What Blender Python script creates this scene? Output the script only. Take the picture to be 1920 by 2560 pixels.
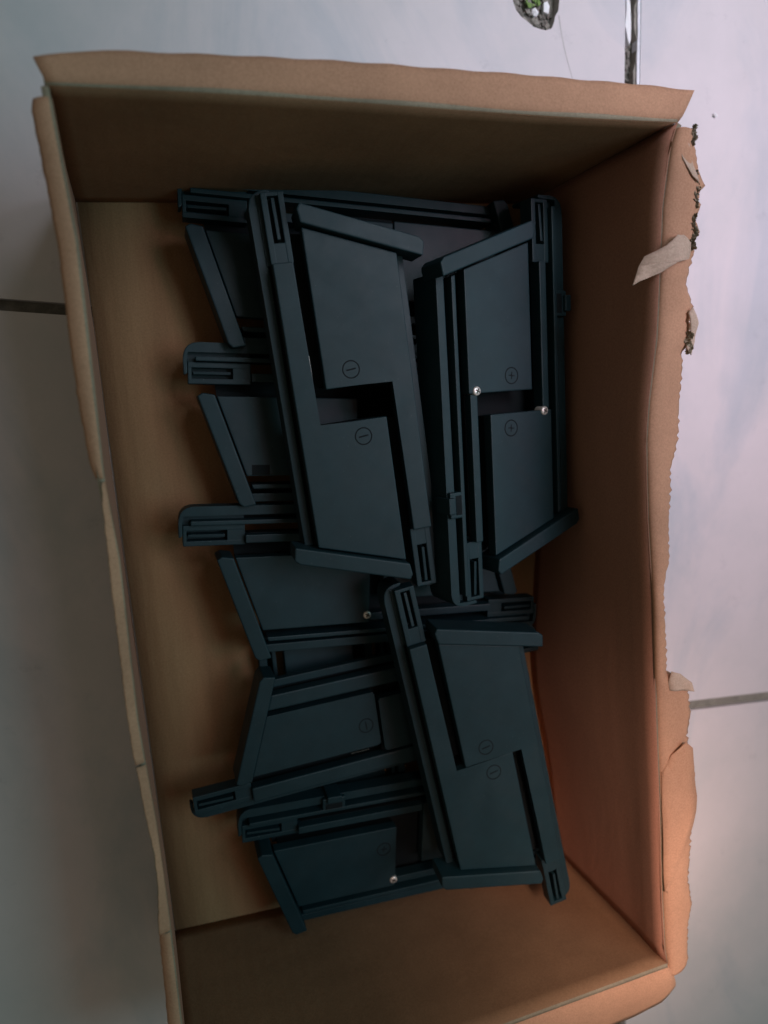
import bpy, bmesh, math, random
from mathutils import Vector, Matrix, Euler
from mathutils import geometry
random.seed(7)
for o in list(bpy.data.objects): bpy.data.objects.remove(o)
scene = bpy.context.scene
COL = scene.collection
MM = 0.001

# ------------------------------------------------------------------ camera
cam_d = bpy.data.cameras.new('camera'); cam = bpy.data.objects.new('camera', cam_d); COL.objects.link(cam)
cam.location = (25.554*MM, 377.01*MM, 474.39*MM)
cam.rotation_euler = (-0.15264383, -0.31529858, -0.07022902)
cam_d.sensor_fit = 'VERTICAL'; cam_d.sensor_height = 36.0; cam_d.sensor_width = 27.0
cam_d.lens = 36.0*1750/2560
cam_d.clip_start = 0.01; cam_d.clip_end = 50
cam_d.dof.use_dof = True; cam_d.dof.focus_distance = 0.405; cam_d.dof.aperture_fstop = 5.0
scene.camera = cam

# ------------------------------------------------------------------ world and lamps
w = bpy.data.worlds.new('World'); scene.world = w; w.use_nodes = True
bg = w.node_tree.nodes['Background']; bg.inputs[0].default_value = (1.0, 0.96, 0.72, 1); bg.inputs[1].default_value = 0.118

def area(name, loc, target, size, power, color, spread):
    d = bpy.data.lights.new(name, 'AREA'); o = bpy.data.objects.new(name, d); COL.objects.link(o)
    d.shape = 'RECTANGLE'; d.size, d.size_y = size; d.energy = power; d.color = color; d.spread = math.radians(spread)
    o.location = loc
    o.rotation_euler = (Vector(target)-Vector(loc)).to_track_quat('-Z', 'Y').to_euler()
    return o
area('sky_window_light', (0.92, 0.42, 1.28), (0.30, 0.40, 0.0), (0.80, 0.80), 2.75, (0.42, 0.92, 1.0), 120)
area('window_light', (0.90, 0.60, 1.20), (0.50, 0.47, 0.0), (0.50, 0.50), 0.45, (1.0, 0.42, 0.60), 40)
area('door_light', (0.60, 1.00, 1.20), (0.45, 0.60, 0.0), (0.50, 0.50), 0.66, (0.84, 0.90, 1.0), 40)
area('lamp_light', (0.10, 0.60, 1.20), (0.335, 0.005, 0.09), (0.18, 0.18), 0.17, (1.0, 0.68, 0.55), 16)
area('lower_lamp_light', (0.62, 0.25, 1.30), (0.52, 0.08, 0.0), (0.50, 0.50), 0.24, (1.0, 0.45, 0.42), 40)

scene.view_settings.view_transform = 'Standard'; scene.view_settings.look = 'None'
scene.view_settings.exposure = 0.0; scene.view_settings.gamma = 1.0

# ------------------------------------------------------------------ materials
def newmat(name):
    m = bpy.data.materials.new(name); m.use_nodes = True
    nt = m.node_tree; b = nt.nodes['Principled BSDF']
    return m, nt, b
def link(nt, a, b): nt.links.new(a, b)
def noise(nt, scale, detail=4, rough=.55, vec=None, stretch=None):
    n = nt.nodes.new('ShaderNodeTexNoise'); n.inputs['Scale'].default_value = scale
    n.inputs['Detail'].default_value = detail; n.inputs['Roughness'].default_value = rough
    tc = nt.nodes.new('ShaderNodeTexCoord')
    mp = nt.nodes.new('ShaderNodeMapping'); link(nt, tc.outputs['Object'], mp.inputs[0]); link(nt, mp.outputs[0], n.inputs['Vector'])
    if stretch: mp.inputs['Scale'].default_value = stretch
    return n
def ramp(nt, fac, stops):
    r = nt.nodes.new('ShaderNodeValToRGB'); link(nt, fac, r.inputs[0])
    e = r.color_ramp.elements
    while len(e) < len(stops): e.new(.5)
    for i, (p, c) in enumerate(stops):
        e[i].position = p; e[i].color = (*c, 1)
    return r
def mix(nt, fac, a, b, mode='MIX'):
    m = nt.nodes.new('ShaderNodeMix'); m.data_type = 'RGBA'; m.blend_type = mode
    if isinstance(fac, float): m.inputs[0].default_value = fac
    else: link(nt, fac, m.inputs[0])
    link(nt, a, m.inputs[6]); link(nt, b, m.inputs[7]); return m
def bump(nt, b, h, strength, dist):
    n = nt.nodes.new('ShaderNodeBump'); n.inputs['Strength'].default_value = strength; n.inputs['Distance'].default_value = dist
    link(nt, h, n.inputs['Height']); link(nt, n.outputs[0], b.inputs['Normal']); return n

def plastic(name, c, rough=.5, spec=.4):
    m, nt, b = newmat(name)
    n = noise(nt, 60, 5)
    r = ramp(nt, n.outputs[0], [(.3, tuple(x*.86 for x in c)), (.7, tuple(x*1.14 for x in c))])
    link(nt, r.outputs[0], b.inputs['Base Color'])
    n3 = noise(nt, 25, 6, .7)
    rr = ramp(nt, n3.outputs[0], [(.3, (rough-.07,)*3), (.75, (rough+.1,)*3)])
    link(nt, rr.outputs[0], b.inputs['Roughness'])
    b.inputs['Specular IOR Level'].default_value = spec
    if rough < .55:
        d1 = noise(nt, 620, 2, .5); dr = ramp(nt, d1.outputs[0], [(.70, (0, 0, 0)), (.76, (.35, .35, .35))])
        d2 = noise(nt, 22, 5, .7); d2r = ramp(nt, d2.outputs[0], [(.48, (0, 0, 0)), (.72, (.07, .07, .07))])
        sm = mix(nt, 1.0, dr.outputs[0], d2r.outputs[0], 'ADD')
        gc = nt.nodes.new('ShaderNodeRGB'); gc.outputs[0].default_value = (.10, .12, .13, 1)
        mxx = mix(nt, sm.outputs[2], r.outputs[0], gc.outputs[0]); link(nt, mxx.outputs[2], b.inputs['Base Color'])
    n2 = noise(nt, 2600, 2)
    bump(nt, b, n2.outputs[0], .25, .00008)
    return m
M_PL = plastic('black_plastic', (.0048, .0235, .0315), .53, .38)
M_PL_SHADE = plastic('black_plastic_shaded', (.006, .009, .011), .7, .15)  # same plastic darkened for wells, gaps, recesses; shade put into its colour
M_MARK = plastic('moulded_mark', (.010, .013, .016), .75, .15)

def kraft(name, c, stretch=(1, 1, 1), fl=.18, rough=.85, bs=.35):
    m, nt, b = newmat(name)
    n = noise(nt, 900, 3, .7); n2 = noise(nt, 14, 5, .6, stretch=stretch)
    r = ramp(nt, n2.outputs[0], [(.3, tuple(x*(1-fl) for x in c)), (.7, tuple(x*(1+fl*.7) for x in c))])
    r2 = ramp(nt, n.outputs[0], [(.35, (.82, .80, .78)), (.65, (1.0, 1.0, 1.0))])
    mx = mix(nt, 1.0, r.outputs[0], r2.outputs[0], 'MULTIPLY')
    link(nt, mx.outputs[2], b.inputs['Base Color'])
    b.inputs['Roughness'].default_value = rough; b.inputs['Specular IOR Level'].default_value = .2
    n3 = noise(nt, 45, 4, .6, stretch=stretch)
    wv = nt.nodes.new('ShaderNodeTexWave'); wv.inputs['Scale'].default_value = 38; wv.inputs['Distortion'].default_value = .6
    tc = nt.nodes.new('ShaderNodeTexCoord'); link(nt, tc.outputs['Object'], wv.inputs['Vector']); wv.wave_type = 'BANDS'; wv.bands_direction = 'X'
    ad = nt.nodes.new('ShaderNodeMath'); ad.operation = 'MULTIPLY_ADD'; link(nt, wv.outputs[1], ad.inputs[0]); ad.inputs[1].default_value = .10; link(nt, n3.outputs[0], ad.inputs[2])
    bump(nt, b, ad.outputs[0], bs, .0014)
    return m
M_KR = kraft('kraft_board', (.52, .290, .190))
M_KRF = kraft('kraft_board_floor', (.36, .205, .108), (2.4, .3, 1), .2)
M_KR_SHADE = kraft('kraft_board_shaded', (.29, .165, .095), (1, 1, 1), .18)  # same board darkened for the end walls, their shade put into the colour
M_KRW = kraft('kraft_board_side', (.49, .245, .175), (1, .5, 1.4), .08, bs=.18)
M_TORN = kraft('torn_liner_paper', (.56, .42, .34), (1, 1, 1), .2)
M_FRAY = kraft('frayed_board_core', (.30, .255, .19), (1, 1, 1), .45)

m, nt, b = newmat('floor_tile_glaze'); M_TILE = m
n = noise(nt, 7, 7, .66); r = ramp(nt, n.outputs[0], [(.32, (.56, .55, .58)), (.5, (.63, .59, .62)), (.72, (.69, .635, .67))])
n2 = noise(nt, 6, 6, .6, stretch=(1, .45, 1)); n2.inputs['Distortion'].default_value = 1.2
r2 = ramp(nt, n2.outputs[0], [(.34, (.78, .86, .90)), (.50, (1, 1, 1))])
mx = mix(nt, 1.0, r.outputs[0], r2.outputs[0], 'MULTIPLY')
n4 = noise(nt, 38, 7, .75); r4 = ramp(nt, n4.outputs[0], [(.28, (.72, .73, .75)), (.40, (1, 1, 1))])
mx2 = mix(nt, .5, mx.outputs[2], r4.outputs[0], 'MULTIPLY')
link(nt, mx2.outputs[2], b.inputs['Base Color'])
b.inputs['Roughness'].default_value = .42; b.inputs['Specular IOR Level'].default_value = .35
n3 = noise(nt, 9, 3); bump(nt, b, n3.outputs[0], .15, .002)
def simple(name, c, rough=.9, metal=0., fl=.25, sc=120, bs=.4):
    m, nt, b = newmat(name); n = noise(nt, sc, 5, .65)
    r = ramp(nt, n.outputs[0], [(.3, tuple(x*(1-fl) for x in c)), (.7, tuple(min(1, x*(1+fl)) for x in c))])
    link(nt, r.outputs[0], b.inputs['Base Color']); b.inputs['Roughness'].default_value = rough; b.inputs['Metallic'].default_value = metal
    bump(nt, b, n.outputs[0], bs, .0006); return m
M_GROUT = simple('old_grout', (.20, .19, .165))
M_DIRT = simple('mortar_bed', (.19, .175, .155), fl=.4)
M_STONE = simple('grey_pebble', (.30, .28, .25), fl=.35, sc=200)
M_WSTONE = simple('white_chip', (.85, .85, .88), .8, fl=.05)
M_GREEN = simple('green_scrap', (.16, .26, .07), .6)
M_EDGE = simple('bare_tile_edge', (.78, .79, .86), .75, fl=.12)
M_BODY = simple('tile_body', (.42, .40, .40), .9)
M_SCREW = simple('zinc_screw', (.92, .84, .80), .38, .55, .08, 300, .1)
M_SCREWD = simple('screw_recess', (.10, .07, .06), .6, .6)
M_WIRE = simple('spring_wire', (.55, .56, .55), .3, 1.0, .05)

# ------------------------------------------------------------------ mesh helpers
def finish(bm, name, mat, parent=None, smooth=False, **props):
    me = bpy.data.meshes.new(name)
    bmesh.ops.recalc_face_normals(bm, faces=bm.faces)
    bm.to_mesh(me); bm.free()
    o = bpy.data.objects.new(name, me); COL.objects.link(o)
    if isinstance(mat, (list, tuple)):
        for x in mat: me.materials.append(x)
    else: me.materials.append(mat)
    if smooth:
        for p in me.polygons: p.use_smooth = True
    if parent: o.parent = parent
    for k, v in props.items(): o[k] = v
    return o
def area2(P): return .5*sum(P[i][0]*P[(i+1) % len(P)][1]-P[(i+1) % len(P)][0]*P[i][1] for i in range(len(P)))
def prism(bm, P, z0, z1, bev=0., m=1, k=MM, seg=2, tilt=None):
    """P: outline in mm; extruded z0..z1; top rim bevelled"""
    P = [(x*m, y) for x, y in P]
    if z0 > z1-.5: z0 = z1-.5
    if area2(P) < 0: P = P[::-1]
    t = bmesh.new()
    vb = [t.verts.new((x*k, y*k, z0*k)) for x, y in P]
    vt = [t.verts.new((x*k, y*k, (z1+(tilt(x*m, y) if tilt else 0))*k)) for x, y in P]
    n = len(P)
    t.faces.new(vb[::-1]); f = t.faces.new(vt)
    for i in range(n): t.faces.new((vb[i], vb[(i+1) % n], vt[(i+1) % n], vt[i]))
    if bev:
        es = list(f.edges)+[e for e in t.edges if (e.verts[0] in vb) != (e.verts[1] in vb)]
        bmesh.ops.bevel(t, geom=es, offset=bev*k, segments=seg, affect='EDGES', profile=.6, clamp_overlap=True)
    me = bpy.data.meshes.new('tmp'); t.to_mesh(me); t.free(); bm.from_mesh(me); bpy.data.meshes.remove(me)
def rect(x0, x1, y0, y1): return [(x0, y0), (x1, y0), (x1, y1), (x0, y1)]
def rot2(P): return [(-x, -y) for x, y in P]
def rounded(P, rad, idx, n=5):
    """round the listed corners of outline P"""
    out = []
    for i, p in enumerate(P):
        if i not in idx: out.append(p); continue
        a = Vector(P[i-1]); c = Vector(P[(i+1) % len(P)]); v = Vector(p)
        d1 = (a-v).normalized(); d2 = (c-v).normalized()
        p0 = v+d1*rad; p1 = v+d2*rad
        for j in range(n+1):
            s = j/n; q = p0*(1-s)**2+v*2*s*(1-s)+p1*s*s; out.append((q.x, q.y))
    return out

# ------------------------------------------------------------------ floor
def tile(P, hole=None, sub=False):
    """glazed tile 7 mm thick, top at z=-3 mm; slightly eased edge"""
    bm = bmesh.new()
    if not hole:
        prism(bm, P, -11, -3, .7)
        o = finish(bm, 'tile', M_TILE, floor)
        return o
    loops = [P, hole]
    co = [[Vector((x*MM, y*MM, 0)) for x, y in L] for L in loops]
    tri = geometry.tessellate_polygon(co)
    flat = [v for L in co for v in L]
    top = [bm.verts.new((v.x, v.y, -3*MM)) for v in flat]; bot = [bm.verts.new((v.x, v.y, -11*MM)) for v in flat]
    for a in tri:
        try: bm.faces.new([top[i] for i in a]); bm.faces.new([bot[i] for i in a][::-1])
        except ValueError: pass
    s = 0
    for L in co:
        n = len(L)
        for i in range(n):
            f = bm.faces.new((top[s+i], top[s+(i+1) % n], bot[s+(i+1) % n], bot[s+i])); f.material_index = 1 if L is co[1] else 0
        s += n
    return finish(bm, 'tile', [M_TILE, M_BODY], floor)
bm = bmesh.new()
prism(bm, rect(-700, 1100, -700, 1300), -20, -10.5)
floor = finish(bm, 'floor', M_DIRT, None, kind='structure')
def row(x, y, s=-.107): return y+s*(x)
# column joint runs from (391,643) to (389,585); half gap 6.8
jx = lambda y, side: 390.2+(y-600)*.024+side*6.8
sl = -.107
def tl(x0, x1, y0, y1, left, right):
    """corners for a tile between joints; y0,y1 = y at x=0 of the bounding joints"""
    f = lambda x, y: (x, y+sl*x)
    return [f(left(y0), y0), f(right(y0), y0), f(right(y1), y1), f(left(y1), y1)]
Lj = lambda y: jx(y, -1); Rj = lambda y: jx(y, 1)
FL = lambda y: -212.; FL2 = lambda y: -221.
FR = lambda y: 985.; FR2 = lambda y: 993.
hole = [(291, 655), (294, 641), (293.4, 634.6), (295.7, 628.5), (300, 624.5), (304.9, 621.8), (309, 619.2), (314.2, 618.0), (319, 617.6), (323.6, 619.2), (325.6, 623), (326.6, 627), (329.3, 631), (330.4, 638), (331, 648), (325, 660), (306, 664)]
tile(tl(0, 0, 439, 1036, FL, Lj), hole)
tile(tl(0, 0, -164, 432, FL, Lj))
tile(tl(0, 0, -700, -171, FL, Lj))
tile(tl(0, 0, 732, 1260, Rj, FR))
tile(tl(0, 0, 133, 725, Rj, FR))
tile(tl(0, 0, -468, 124, Rj, FR))
tile(tl(0, 0, 439, 1036, lambda y: -700., FL2)); tile(tl(0, 0, -164, 432, lambda y: -700., FL2))
# grout left in the joints
bm = bmesh.new()
f = lambda x, y: (x, y+sl*x)
prism(bm, [f(397.5, 125), f(985, 125), f(985, 132.5), f(397.5, 132.5)], -10, -4.6)
finish(bm, 'grout', M_GROUT, floor)
# crumbled grout and pebbles in the open joint and in the chipped hole
def pebble(bm, x, y, z, r, fl=.6):
    t = bmesh.new(); bmesh.ops.create_icosphere(t, subdivisions=1, radius=1)
    ang = random.uniform(0, 6.28)
    for v in t.verts:
        v.co *= random.uniform(.7, 1.15)
        v.co = Vector((v.co.x*r*random.uniform(.95, 1.05), v.co.y*r*.8, v.co.z*r*fl))
        v.co.rotate(Euler((0, 0, ang)))
        v.co += Vector((x, y, z)); v.co *= MM
    me = bpy.data.meshes.new('tmp'); t.to_mesh(me); t.free(); bm.from_mesh(me); bpy.data.meshes.remove(me)
bm = bmesh.new()
for i in range(240):
    y = random.uniform(500, 680); pebble(bm, jx(y, 0)+random.uniform(-6, 3), y, -9.5, random.uniform(.6, 2.4))
for i in range(150):
    pebble(bm, random.uniform(295, 328), random.uniform(620, 655), -9.5, random.uniform(.8, 2.2))
finish(bm, 'crumbled_grout', M_DIRT, floor, kind='stuff')
bm = bmesh.new()
# loose silvery sliver of joint edge and white plaster smears
P1 = []; P2 = []
for i in range(41):
    y = 500+i*4.6; x = jx(y, 1)
    P1.append((x-2.3-random.uniform(0, 1.6)-1.2*math.sin(i*.7), y)); P2.append((x-.15, y))
prism(bm, P1+P2[::-1], -10, -4.2)
finish(bm, 'grout', M_STONE, floor)
bm = bmesh.new(); P1 = []; P2 = []
for i in range(41):
    y = 500+i*4.6; x = jx(y, 1); P1.append((x-1.5-random.uniform(0, .7), y)); P2.append((x+.25, y))
prism(bm, P1+P2[::-1], -9, -2.75)
finish(bm, 'tile_edge', M_EDGE, floor)
bm = bmesh.new()
prism(bm, [(385.5, 626), (387.2, 622), (388.0, 616), (389.2, 613.5), (390.4, 617), (390.6, 626), (390.2, 640), (388, 652), (386.4, 650), (387, 638)], -9, -3.6, .4)
finish(bm, 'plaster_smear', M_WSTONE, floor)
for i in range(16):
    bm = bmesh.new(); x = 298+(i % 4)*8.2+random.uniform(-2, 2); y = 624+(i//4)*7+random.uniform(-2, 2)
    pebble(bm, x, y, -8.6, random.uniform(2.6, 4.4), .55)
    finish(bm, 'pebble', M_STONE if i != 6 else M_WSTONE, floor)
bm = bmesh.new(); prism(bm, [(319.5, 631), (323.5, 630), (324.6, 635), (322.8, 638.2), (319.8, 637)], -9, -6.2, .5); finish(bm, 'white_chip', M_WSTONE, floor)
bm = bmesh.new()
for i in range(26):
    x = random.uniform(305, 316); y = random.uniform(634, 641); a = random.uniform(0, 6.28); r = random.uniform(1.2, 3)
    v = [bm.verts.new(Vector((x+math.cos(a+q)*r*(1 if q % 3 else .4), y+math.sin(a+q)*r*(1 if q % 3 else .4), -6.5+random.uniform(-1, 1.4)))*MM) for q in (0, 1.6, 3.14, 4.7)]
    bm.faces.new(v)
finish(bm, 'green_scrap', M_GREEN, None, label='scrap of green weed or fibre lying in the chipped hole of the tile', category='plant scrap')
# crack line running from the hole: hairline groove piece
bm = bmesh.new()
pts = [(329.5, 628), (331, 618), (333.5, 607), (336.5, 597), (339.5, 588), (341, 578)]
prev = None
for i, (x, y) in enumerate(pts):
    wd = .35*(1-i/len(pts))+.12
    a = bm.verts.new((Vector((x-wd, y, -2.93)))*MM); c = bm.verts.new((Vector((x+wd, y, -2.93)))*MM)
    if prev: bm.faces.new((prev[0], prev[1], c, a))
    prev = (a, c)
finish(bm, 'hairline_crack', M_BODY, floor)
bm = bmesh.new(); pebble(bm, 466.3, 568.6, -1.8, 2.2, .7)
finish(bm, 'paint_crumb', M_WSTONE, None, label='tiny white crumb lying on the right floor tile near the torn corner', category='crumb')

# ------------------------------------------------------------------ cardboard box
box = bpy.data.objects.new('cardboard_box', None); COL.objects.link(box)
box['label'] = 'open brown cardboard box with torn flaps standing on the tiled floor'; box['category'] = 'box'
def lerp_poly(P, key, t):
    """P list of tuples sorted by P[i][key]; returns other coord at t"""
    o = 1-key
    if t <= P[0][key]: return P[0][o]
    for a, c in zip(P, P[1:]):
        if t <= c[key]:
            s = (t-a[key])/(c[key]-a[key]+1e-9); return a[o]+(c[o]-a[o])*s
    return P[-1][o]
H = 147.2
right_crease = sorted([(304.5, 504.8), (300, 493), (297.7, 481.6), (294.5, 461.6), (292.7, 424.8), (290.7, 393.2), (285.9, 361.1), (284.0, 339.1), (285.3, 293.4), (288.6, 245.5), (290.9, 169.9), (293.3, 116.4), (295.5, 46.1), (297.5, 10), (299.7, -2.1)], key=lambda p: p[1])
left_crease = sorted([(1, 504.2), (4.1, 445.8), (2.6, 380.5), (1.7, 345.9), (3.5, 309.6), (1.9, 233.2), (3.8, 181.4), (4, 127), (3.1, 67.5), (2.5, -1)], key=lambda p: p[1])
def sheet(bm, grid, th, flip=False, taper=False):
    """grid[i][j] -> Vector in mm ; closed slab of thickness th along averaged normals"""
    ni, nj = len(grid), len(grid[0])
    N = [[None]*nj for _ in range(ni)]
    for i in range(ni):
        for j in range(nj):
            du = grid[min(i+1, ni-1)][j]-grid[max(i-1, 0)][j]; dv = grid[i][min(j+1, nj-1)]-grid[i][max(j-1, 0)]
            n = du.cross(dv)
            N[i][j] = n.normalized() if n.length > 1e-9 else Vector((0, 0, 1))
    s = -1 if flip else 1
    A = [[bm.verts.new(grid[i][j]*MM) for j in range(nj)] for i in range(ni)]
    B = [[bm.verts.new((grid[i][j]+N[i][j]*th*s*(min(1, .2+j*.5) if taper else 1))*MM) for j in range(nj)] for i in range(ni)]
    fs = []
    for i in range(ni-1):
        for j in range(nj-1):
            bm.faces.new((A[i][j], A[i+1][j], A[i+1][j+1], A[i][j+1])); bm.faces.new((B[i][j], B[i][j+1], B[i+1][j+1], B[i+1][j]))
    for i in range(ni-1):
        for j in (0, nj-1):
            f_ = bm.faces.new((A[i][j], A[i+1][j], B[i+1][j], B[i][j]))
            if j: fs.append(f_)
    for j in range(nj-1):
        for i in (0, ni-1): fs.append(bm.faces.new((A[i][j], A[i][j+1], B[i][j+1], B[i][j])))
    for f_ in fs: f_.material_index = 1
    return A
# bottom panel
bm = bmesh.new(); G = []
for i in range(13):
    G.append([Vector((-3+i*26, -14+j*13.1, .25*math.sin(i*1.3+j*.4))) for j in range(41)])
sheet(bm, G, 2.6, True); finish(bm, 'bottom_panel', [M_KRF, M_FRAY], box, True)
# side walls: top line -> bottom line
def wall(name, top, bot, th, flip, mat, bulge, nv=14):
    bm = bmesh.new(); G = []
    for a, c in zip(top, bot):
        a = Vector(a); c = Vector(c)
        G.append([c+(a-c)*(k/nv)+bulge(k/nv, a) for k in range(nv+1)])
    sheet(bm, G, th, flip); return finish(bm, name, [mat, M_FRAY], box, True)
ys = [-1+i*505/60 for i in range(61)]
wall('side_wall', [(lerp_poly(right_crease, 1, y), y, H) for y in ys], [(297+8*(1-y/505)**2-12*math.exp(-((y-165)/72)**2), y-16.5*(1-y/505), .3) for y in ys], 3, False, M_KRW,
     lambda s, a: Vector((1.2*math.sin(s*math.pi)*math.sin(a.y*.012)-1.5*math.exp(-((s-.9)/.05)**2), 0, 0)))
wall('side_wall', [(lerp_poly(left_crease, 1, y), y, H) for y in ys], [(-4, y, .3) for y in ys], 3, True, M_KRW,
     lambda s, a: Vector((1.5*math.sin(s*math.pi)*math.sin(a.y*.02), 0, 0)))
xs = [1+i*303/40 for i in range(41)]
wall('end_wall', [(x-1.6*(1-x/303), 504.4+.7*math.sin(x*.02), H) for x in xs], [(x-6*(1-x/303), 498+3*x/300, .3) for x in xs], 3, True, M_KR_SHADE,
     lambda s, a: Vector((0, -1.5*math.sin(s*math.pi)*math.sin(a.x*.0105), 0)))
wall('end_wall', [(1.2+(x-1)*(298.5/303), -1.2, H) for x in xs], [(-6+(x-1)*(311/303), 6-22*(x-1)/303, .3) for x in xs], 3, False, M_KR_SHADE,
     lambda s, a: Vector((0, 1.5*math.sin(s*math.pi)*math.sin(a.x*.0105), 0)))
# flaps
def flap(name, inner, outer, th, zf, nv=6, mat=M_KR, jit=0., **props):
    bm = bmesh.new(); G = []
    for i, (a, c) in enumerate(zip(inner, outer)):
        a = Vector((a[0], a[1], 0)); c = Vector((c[0], c[1], 0)); row_ = []
        for k in range(nv+1):
            s = k/nv; p = a+(c-a)*s; p.z = zf(s, a, i)-1.6*math.exp(-s*14); row_.append(p)
        G.append(row_)
    sheet(bm, G, th, True, True)
    return finish(bm, name, [mat, M_FRAY], box, True, **props)
N = 60
xs = [i/N for i in range(N+1)]
topo = [(-3.4, 514.5), (20, 518.5), (71.8, 520.5), (144.4, 521.7), (274.9, 521.3), (314.6, 520.0)]
flap('flap', [(0.6+304.2*s, 504.2+.8*math.sin((1+303*s)*.02)) for s in xs], [(-3.4+318*s, lerp_poly(topo, 0, -3.4+318*s)+.25*math.sin(s*70)) for s in xs], 1.8,
     lambda s, a, i: H+.9*math.sin(min(1, s*3)*1.57)-1.0*s*s+.3*math.sin(i*.35))
right_out = sorted([(313.7, 519.6), (318.0, 507.8), (315.3, 495.9), (318.4, 478.8), (322.2, 474.2), (317.7, 468.4), (319.6, 462.8), (316.2, 456.6), (319.8, 449.9), (315.8, 443.4), (316.9, 440.0), (312.8, 423.6), (318.1, 411.0), (315.3, 389.9), (310.4, 386.6), (310.5, 377.3), (307.1, 355.6), (306.6, 338.1), (301.7, 320.8), (302.6, 309.8), (301.8, 286.7), (301.9, 267.5), (296.9, 252.4), (296.3, 243.7), (297.8, 216.5), (299.0, 197.7), (316.2, 187.0), (320.0, 165.1), (317.4, 151.2), (319.7, 135.8), (322.0, 129.5), (321.3, 104.5), (317.5, 84.7), (317.2, 53.5), (321.5, 31.9), (318.2, 17.5), (317.1, -8.1), (313.0, -16.8)], key=lambda p: p[1])
NR = 260
ysr = [-10+i*511/NR for i in range(NR+1)]
def jag(y): return .5*math.sin(y*1.9)+.35*math.sin(y*4.3+1)+random.uniform(-.35, .35)
flap('flap', [(lerp_poly(right_crease, 1, y), y) for y in ysr], [(max(lerp_poly(right_out, 1, y)+jag(y), lerp_poly(right_crease, 1, y)+5), y) for y in ysr], 1.6,
     lambda s, a, i: H+.3+2.2*math.sin(s*2.4)*(.6+.4*math.sin(a.y*.03))-5.5*s*s*(1+.3*math.sin(a.y*.05)), 10,
     label='torn side flap with ragged outer edge')
# lower torn liner lying over the flap near the lower right corner
def strip(name, P, z, mat, th=.5, curl=lambda x, y: 0., sub=6, **props):
    """thin paper piece from an outline, filled with a fan of small faces, curled"""
    bm = bmesh.new()
    co = [Vector((x, y, 0)) for x, y in P]
    tri = geometry.tessellate_polygon([co])
    vs = [bm.verts.new(v) for v in co]
    for a in tri:
        try: bm.faces.new([vs[i] for i in a])
        except ValueError: pass
    bmesh.ops.subdivide_edges(bm, edges=bm.edges[:], cuts=3, use_grid_fill=True)
    for v in bm.verts:
        v.co.z = z+curl(v.co.x, v.co.y)
    r = bmesh.ops.extrude_face_region(bm, geom=bm.faces[:])
    for v in [g for g in r['geom'] if isinstance(g, bmesh.types.BMVert)]: v.co.z -= th
    for v in bm.verts: v.co *= MM
    return finish(bm, name, mat, box, True, **props)
strip('torn_strip', [(311.5, 443.5), (305, 447.2), (299, 446.6), (292.5, 441.5), (286.5, 438.6), (281.5, 436.6), (278.8, 432), (277.6, 427.5), (275.9, 422.2), (279.6, 424.3), (284, 425.6), (288.5, 427.4), (293.5, 430), (298.5, 432.6), (304, 433.6), (309.8, 435.0), (311.5, 439)],
      149.6, M_TORN, .5, lambda x, y: 4.5*math.exp(-((x-296)/9)**2)-.05*max(0, 290-x)**1.45+.5*math.sin(x*.7), label='pale torn strip of liner curling in over the right edge')
strip('torn_strip', [(303.5, 491), (306.5, 494.5), (309.6, 493), (311.6, 486), (314.8, 478), (315.2, 474), (311, 476.5), (307.6, 481), (304.6, 485.5)], 150.2, M_TORN, .5, lambda x, y: 1.2*math.sin((x+y)*.25))
strip('torn_strip', [(312, 407), (315.5, 410), (318.4, 401), (317.2, 391), (313.5, 384), (311.2, 388), (314, 396)], 147.2, M_TORN, .6, lambda x, y: 1.0*math.sin(y*.3))
strip('torn_strip', [(294.2, 135), (294.6, 90), (295.4, 54), (297.3, 52.5), (300.2, 60), (303.5, 67.5), (308, 78), (312.5, 87), (316.8, 95), (320.3, 103), (321.6, 112), (320.4, 130), (317.5, 146), (311, 152), (300, 146)], 148.6, M_KR, .5,
      lambda x, y: 1.6*math.exp(-(((x-296)*.9-(y-54)*.42)/5)**2)+.7*math.sin(y*.09)+1.6*math.sin((x-294)/28*2.4)-.0045*(x-294)**2, label='peeled liner layer with diagonal torn edge near lower right corner')
strip('torn_strip', [(300, 200), (307, 197), (315, 190), (316.5, 184), (308, 186), (299, 188), (298, 193)], 149.2, M_TORN, .5, lambda x, y: .8*math.sin(x*.4))
# frayed corrugated core: crumpled masses standing out of the torn edge
def fray(cx, cy, rx, ry, z, seed, amp=1.3):
    random.seed(seed); bm = bmesh.new(); ni, nj = 12, 44; G = []
    for j in range(nj+1):
        v = j/nj*2-1; y = cy+v*ry; wd = rx*(1-v*v)**.5*random.uniform(.55, 1.35)+.3; row_ = []
        xc = cx+.9*math.sin(v*6+seed)+random.uniform(-.4, .4)
        for i in range(ni+1):
            u = i/ni*2-1
            row_.append(Vector((xc+u*wd+random.uniform(-.35, .35), y+random.uniform(-.45, .45), z+amp*math.sin(u*5.5+v*19+seed)*(1-abs(u)*.4)+random.uniform(-.8, .8)-1.6*abs(u)**2)))
        G.append(row_)
    sheet(bm, G, .5)
    return finish(bm, 'frayed_core', M_FRAY, box, False, kind='stuff')
fray(315.2, 471, 2.9, 9.5, 148.2, 1); fray(314.2, 449.5, 2.7, 9.0, 148.4, 2); fray(313.6, 498, 1.3, 5, 148.6, 3, .8); fray(313.6, 391, 1.6, 6, 147.2, 4, .8)
random.seed(5)
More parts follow.
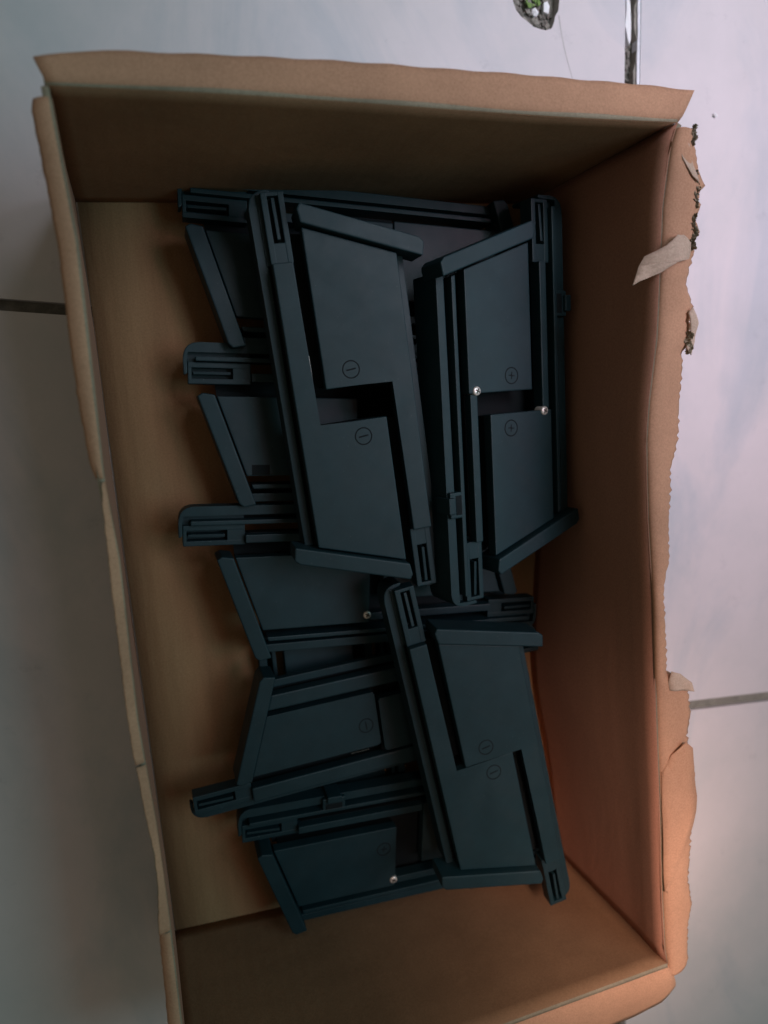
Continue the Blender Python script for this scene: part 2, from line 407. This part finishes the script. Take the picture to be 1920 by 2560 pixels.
# bottom flap
random.seed(11)
bo = [(-2, -22), (120, -30), (200, -36), (272.8, -42), (298, -37), (304, -31), (309.8, -33), (312, -20), (311, -8)]
flap('flap', [(2+298*s, -1.6) for s in xs], [(-2+313*s, lerp_poly([(-2, -24), (120, -34), (230, -41), (285, -39), (303, -36), (311, -29)], 0, -2+313*s)+.3*math.sin(s*90)) for s in xs], 1.8,
     lambda s, a, i: H+.8*math.sin(min(1, s*3)*1.57)-9*s*s)
# left flap in torn lengths
def left_piece(y0, y1, outer, zf, th=1.6, mat=M_KR, lab=None):
    n = max(6, int((y1-y0)/2.5)); yy = [y0+(y1-y0)*i/n for i in range(n+1)]
    pr = dict(label=lab) if lab else {}
    flap('flap', [(lerp_poly(left_crease, 1, y)+.3, y) for y in yy], [(lerp_poly(outer, 1, y)+random.uniform(-.2, .2), y) for y in yy], th, zf, 6, mat, **pr)
left_piece(346.5, 500, [(-1.6, 345), (-3.6, 352), (-4.9, 384), (-4.2, 446.9), (-6.8, 495), (-5.5, 501)], lambda s, a, i: H+.9*math.sin(s*3.0)-2.5*s*s, 1.7)
left_piece(212, 345.2, [(-2.0, 212), (-2.4, 240), (-1.4, 300), (-.4, 335), (.6, 345.3)], lambda s, a, i: H+2.4*s-.8*s*s, 1.6)
left_piece(122, 210.8, [(-1.9, 122), (1.0, 150), (1.2, 165), (-.6, 190), (-1.6, 211)], lambda s, a, i: H+.6+1.4*s, 1.2, M_KR)
left_piece(-2, 121, [(-4.4, -2), (-4.4, 40), (-3.8, 70), (-2, 121)], lambda s, a, i: H+1.2*math.sin(s*3)-2.5*s*s, 2.0)
# ------------------------------------------------------------------ plastic clamp modules
a, s_, La, t_ = 16.7, 23.8, 88., .35
def module(name, label, kind, m, pose, parts_screws, symbol, group, marks=(1, 1), clip=False, notch=False):
    x, y, z, rx, ry, rz, g = pose
    root = bpy.data.objects.new(name, None); COL.objects.link(root)
    root.location = (x*MM, y*MM, z*MM); root.rotation_euler = (rx, ry, rz)
    root['label'] = label; root['category'] = 'plastic holder'; root['group'] = group
    B = kind == 'plus'
    DZ = -29. if z > 60 else (-15. if z > 30 else -14.)
    c = 32. if B else 35.4
    rimi, rimo = (43.4, 48.8) if B else (36.9, 42.0)
    rimz = -4.5 if B else -10.
    yb = lambda x: g+La+.2-(x+a)*t_          # inner edge of the end bar
    ybo = lambda x: g+La+11.5-(x+a)*t_        # outer edge
    def both(fn, nm, mat, **kw):
        for f_ in (lambda P: P, rot2):
            bm = bmesh.new(); fn(bm, f_); finish(bm, nm, mat, root, **kw)
    # covers (L shaped: plate + rail)
    if kind == 'minus_narrow':
        L = [(-a, g), (-a, yb(-a)), (s_-1.5, yb(s_-1.5)), (s_-1.5, g+1.5)]
        both(lambda bm, f_: prism(bm, f_(rounded(L, 2.5, [3, 0])), -7, 0, .7, m), 'cover_plate', M_PL)
        R_ = [(s_+1.5, yb(s_+1.5)), (c, yb(c)), (c, -(91-g)), (s_+1.5, -(91-g))]
        both(lambda bm, f_: prism(bm, f_(R_), -9, -1.2, 1.0, m), 'rail', M_PL)
    elif B:
        L = [(-a, g), (-a, yb(-a)), (c, yb(c)), (c, g-.0), ]
        both(lambda bm, f_: prism(bm, f_(L), -7, 0, .7, m), 'cover_plate', M_PL)
        R_ = [(25.6, g-.6), (30.8, g-.6), (30.8, -(91-g)), (25.6, -(91-g))]
        both(lambda bm, f_: prism(bm, f_(R_), -9, -.6, .6, m), 'rail', M_PL)
        both(lambda bm, f_: prism(bm, f_([(37.4, yb(37.4)-1), (40.2, yb(40.2)-1), (40.2, -(124-g)), (37.4, -(124-g))]), -20, -1.4, .6, m), 'rib', M_PL)
    else:
        L = [(-a, g), (-a, yb(-a)), (c, yb(c)), (c, -(91-g)), (s_, -(91-g)), (s_, g)]
        both(lambda bm, f_: prism(bm, f_(L), -7, 0, .8, m, seg=3), 'cover_plate', M_PL)
    # end bars
    bx0, bx1 = -17.6, 49.5
    Pb = [(bx0, yb(bx0)+1.1), (bx1, yb(bx1)+1.1), (bx1+1.5, ybo(bx1)-2.5), (bx1-1, ybo(bx1-1)), (bx0+1, ybo(bx0)), (bx0-1, ybo(bx0)-3)]
    both(lambda bm, f_: prism(bm, f_(Pb), -16, 4.4, 1.0, m, seg=3), 'end_bar', M_PL)
    # side rims running out into the corner tabs; tab end at acute corner
    tip = 131-g
    def rim(bm, f_):
        P = rounded([(-rimo, -(g+La-18)), (-rimi, -(g+La-18)), (-rimi, tip-2.2), (-30.5, tip-2.2), (-29.5, tip-1.2), (-29.5, tip+0), (-rimo, tip)], 10, [6], 7)
        prism(bm, f_(P), DZ, rimz, .9, m)
    both(rim, 'side_rim', M_PL)
    # inner well walls (shade put into the colour) under the covers
    def well(bm, f_):
        prism(bm, f_([(-rimi+.2, -(g+70)), (-rimi+3.2, -(g+70)), (-rimi+3.2, tip-4.5), (-rimi+.2, tip-4.5)]), DZ+.5, -13, 0, m)
        prism(bm, f_([(-c+1, g+2), (-a+4, g+2), (-a+4, g+La-1), (-c+1, g+La+1)]), DZ+1, -14.5, 0, m)  # slot floor added so the slot stays black
        prism(bm, f_([(-a+1, g+.8), (-a+3, g+.8), (-a+3, g+La-4), (-a+1, g+La-4)]), DZ+.6, -6.8, 0, m)
        prism(bm, f_([(-a+3, g+.8), (c-3, g+.8), (c-3, g+2.8), (-a+3, g+2.8)]), DZ+.6, -6.8, 0, m)
        prism(bm, f_([(c-3, -(88-g)), (c-.8, -(88-g)), (c-.8, g+60), (c-3, g+60)]), DZ+.7, -6.6, 0, m)
        prism(bm, f_([(-a+3.2, g+3), (c-3.2, g+3), (c-3.2, g+60), (-a+3.2, g+75)]), -14, -8, 0, m)
    both(well, 'inner_shade_wall', M_PL_SHADE)
    if kind != 'minus_open':  # slab added under the gap to keep it dark
        bm = bmesh.new(); gx = 36. if B else s_-.2
        prism(bm, rect(-gx, gx, -g-2.5, g+2.5), DZ+.4, max(-20., DZ+2.4), 0, m); finish(bm, 'inner_shade_wall', M_PL_SHADE, root)
    # corner tabs: lowered end of the rail with a slot and a blade in it
    def tab(bm, f_):
        x0, x1 = (-c, -s_+1) if not B else (-37.0, -24)
        y0, y1 = 91.05-g, tip-2.5
        sx0, sx1 = x0+3.4, x1-3.2; sy0, sy1 = 102-g, 127-g
        prism(bm, f_(rect(x0, sx0, y0, y1)), -15, -4.6, .5, m); prism(bm, f_(rect(sx1, x1, y0, y1)), -15, -4.6, .5, m)
        prism(bm, f_(rect(sx0-.5, sx1+.5, y0, sy0)), -15, -4.75, .4, m); prism(bm, f_(rect(sx0-.5, sx1+.5, sy1-.6, y1)), -15, -4.75, .4, m)
        prism(bm, f_(rect(sx0-.6, sx1+.6, sy0-.5, sy1)), -15, -12, 0, m)
        prism(bm, f_(rect(-rimi-.4, x0+.4, y0, y1)), -15, -9.2, .2, m)
    both(tab, 'corner_tab', M_PL)
    def blade(bm, f_):
        x0, x1 = (-c, -s_+1) if not B else (-37.0, -24); xm = (x0+x1)/2
        prism(bm, f_([(xm-.9, 103.5-g), (xm+.9, 103.5-g), (xm+.9, 125.5-g), (xm-.9, 125.5-g)]), -12, -3.2, .3, m, tilt=lambda x, y: -1.6*abs(abs(y)-103.5+g)/22)
    both(blade, 'locking_blade', M_PL)
    if clip:
        def cl(bm, f_):
            prism(bm, f_(rect(-rimo+.6, -rimi+4, 58-g, 74-g)), -16, -1.5, .9, m)
            prism(bm, f_(rect(-rimo-1.6, -rimi-2, 61-g, 71-g)), -14, .6, .8, m)
        both(cl, 'clip', M_PL)
        def hk(bm, f_): prism(bm, f_(rect(-rimi-1.0, -rimi+3.4, 60-g, 72-g)), -8, -1.2, .5, m)
        both(hk, 'clip_recess', M_PL_SHADE)
    if kind.startswith('minus'):
        bm = bmesh.new()
        prism(bm, [(-a-5.6, g+7), (-a-5.4, g+7), (-a-5.4, g+20), (-a-5.6, g+20)], -12, -7.4, 0, m)
        finish(bm, 'spring_wire', M_WIRE, root)
    # moulded circular marks
    def mark(cx, cy, sym, ang):
        bm = bmesh.new(); n = 40
        for r0, r1 in ((4.5, 5.25),):
            vs = []
            for i in range(n):
                an = i/n*2*math.pi; vs.append([bm.verts.new(((cx+math.cos(an)*r)*m*MM, (cy+math.sin(an)*r)*MM, zz*MM)) for r, zz in ((r0, .02), (r0+.1, .16), (r1-.1, .16), (r1, .02))])
            for i in range(n):
                for k in range(3): bm.faces.new((vs[i][k], vs[(i+1) % n][k], vs[(i+1) % n][k+1], vs[i][k+1]))
        def dash(l, w_, an):
            ca, sa = math.cos(an), math.sin(an)
            P = [(cx+ca*u-sa*v, cy+sa*u+ca*v) for u, v in ((-l, -w_), (l, -w_), (l, w_), (-l, w_))]
            prism(bm, P, -.5, .17, 0, m)
        if sym == '-': dash(2.9, .42, ang)
        else:
            dash(2.2, .3, ang); dash(2.2, .26, ang+1.57)
            dash(.9, .22, ang+.8)
        finish(bm, 'moulded_mark', M_MARK, root)
    if marks[0]: mark(-.5, g+9.3, symbol, .1)
    if marks[1]: mark(1.2, -g-9.3, symbol, .1)
    if notch:
        bm = bmesh.new(); prism(bm, rect(25, 31.5, g+57, g+68), -2, .12, .05, m); finish(bm, 'moulded_recess', M_PL_SHADE, root)
    if parts_screws:
        for sx, sy in ((26.6, g+1.4), (-26.0, -g-.4))[:parts_screws]:
            sc = bmesh.new(); n = 24; prof = [(2.75, -6), (2.75, .3), (2.6, .7), (2.0, 1.05), (1.1, 1.25), (0, 1.3)]
            rings = []
            for r, zz in prof[:-1]: rings.append([sc.verts.new(((sx+math.cos(i/n*6.2832)*r)*m*MM, (sy+math.sin(i/n*6.2832)*r)*MM, zz*MM)) for i in range(n)])
            for A_, B_ in zip(rings, rings[1:]):
                for i in range(n): sc.faces.new((A_[i], A_[(i+1) % n], B_[(i+1) % n], B_[i]))
            sc.faces.new(rings[-1])
            so = finish(sc, 'screw', M_SCREW, root, True)
            cr = bmesh.new()
            for an in (.5, .5+math.pi/2):
                ca, sa = math.cos(an), math.sin(an)
                prism(cr, [(sx+ca*u-sa*v, sy+sa*u+ca*v) for u, v in ((-1.6, -.42), (1.6, -.42), (1.6, .42), (-1.6, .42))], .6, 1.4, 0, m)
            co_ = finish(cr, 'cross_recess', M_SCREWD, root); co_.parent = so
            # counterbore ring
    return root
G1 = 'black plastic holders piled in the cardboard box'
module('plastic_holder', 'uppermost black plastic holder with minus marks and a wide open gap between its plates', 'minus_open', 1, (137.384, 369.806, 80.2, .009, -.052, .077, 10.1), False, '-', G1)
module('plastic_holder', 'black plastic holder with two shiny screws, right of the gapped minus marked one', 'plus', -1, (235.982, 363.713, 82.685, -.003, .197, -.004, 6.7), 2, '+', G1, clip=True)
module('plastic_holder', 'closed black plastic holder lying lengthwise at lower right, its plates meeting without a gap', 'minus', 1, (207.419, 133.427, 88.5, -.012, -.071, .160, .25), False, '-', G1)
module('plastic_holder', 'black plastic holder lying crosswise under the lower end bar of the gapped holder', 'plus', -1, (153.996, 254.492, 39.642, .005, -.024, 1.478, 4.66), 1, '+', G1, (0, 0))
module('plastic_holder', 'black crosswise plastic holder, small square recess, half hidden beneath the middle of the gapped one', 'plus', -1, (161.137, 354.39, 37.61, -.012, .012, 1.489, 12.0), 0, '+', G1, (0, 0), notch=True)
module('plastic_holder', 'black plastic holder lying crosswise in deep shade against the far end wall of the box', 'plus', -1, (166.689, 449.852, 35.638, -.019, .04, 1.483, 13.9), 0, '+', G1, (0, 0))
module('plastic_holder', 'black crosswise plastic holder with minus mark and round-cornered plate, left of the closed one', 'minus_narrow', 1, (147.532, 153.154, 43.791, .008, -.003, 1.599, -.1+.6), 0, '-', G1, (1, 0))
module('plastic_holder', 'black plastic holder nearest the lower end wall, one screw and a clip showing', 'plus', -1, (164.754, 50.557, 37.404, .001, -.074, 1.502, 10.05), 1, '+', G1, (1, 0), clip=True)
module('plastic_holder', 'added black plastic holder flat on the box floor, darkening gaps between the lower crosswise holders', 'plus', -1, (124, 140, 16.4, 0, 0, .02, 2.0), 0, '+', G1, (0, 0))  # guessed extra holder, added to keep the gaps in the pile dark
module('plastic_holder', 'added black plastic holder flat on the box floor, keeping gaps behind the closed holder dark', 'minus', 1, (224, 196, 16.4, 0, 0, .05, 2.0), 0, '-', G1, (0, 0))  # second guessed holder, added for the same dark gaps
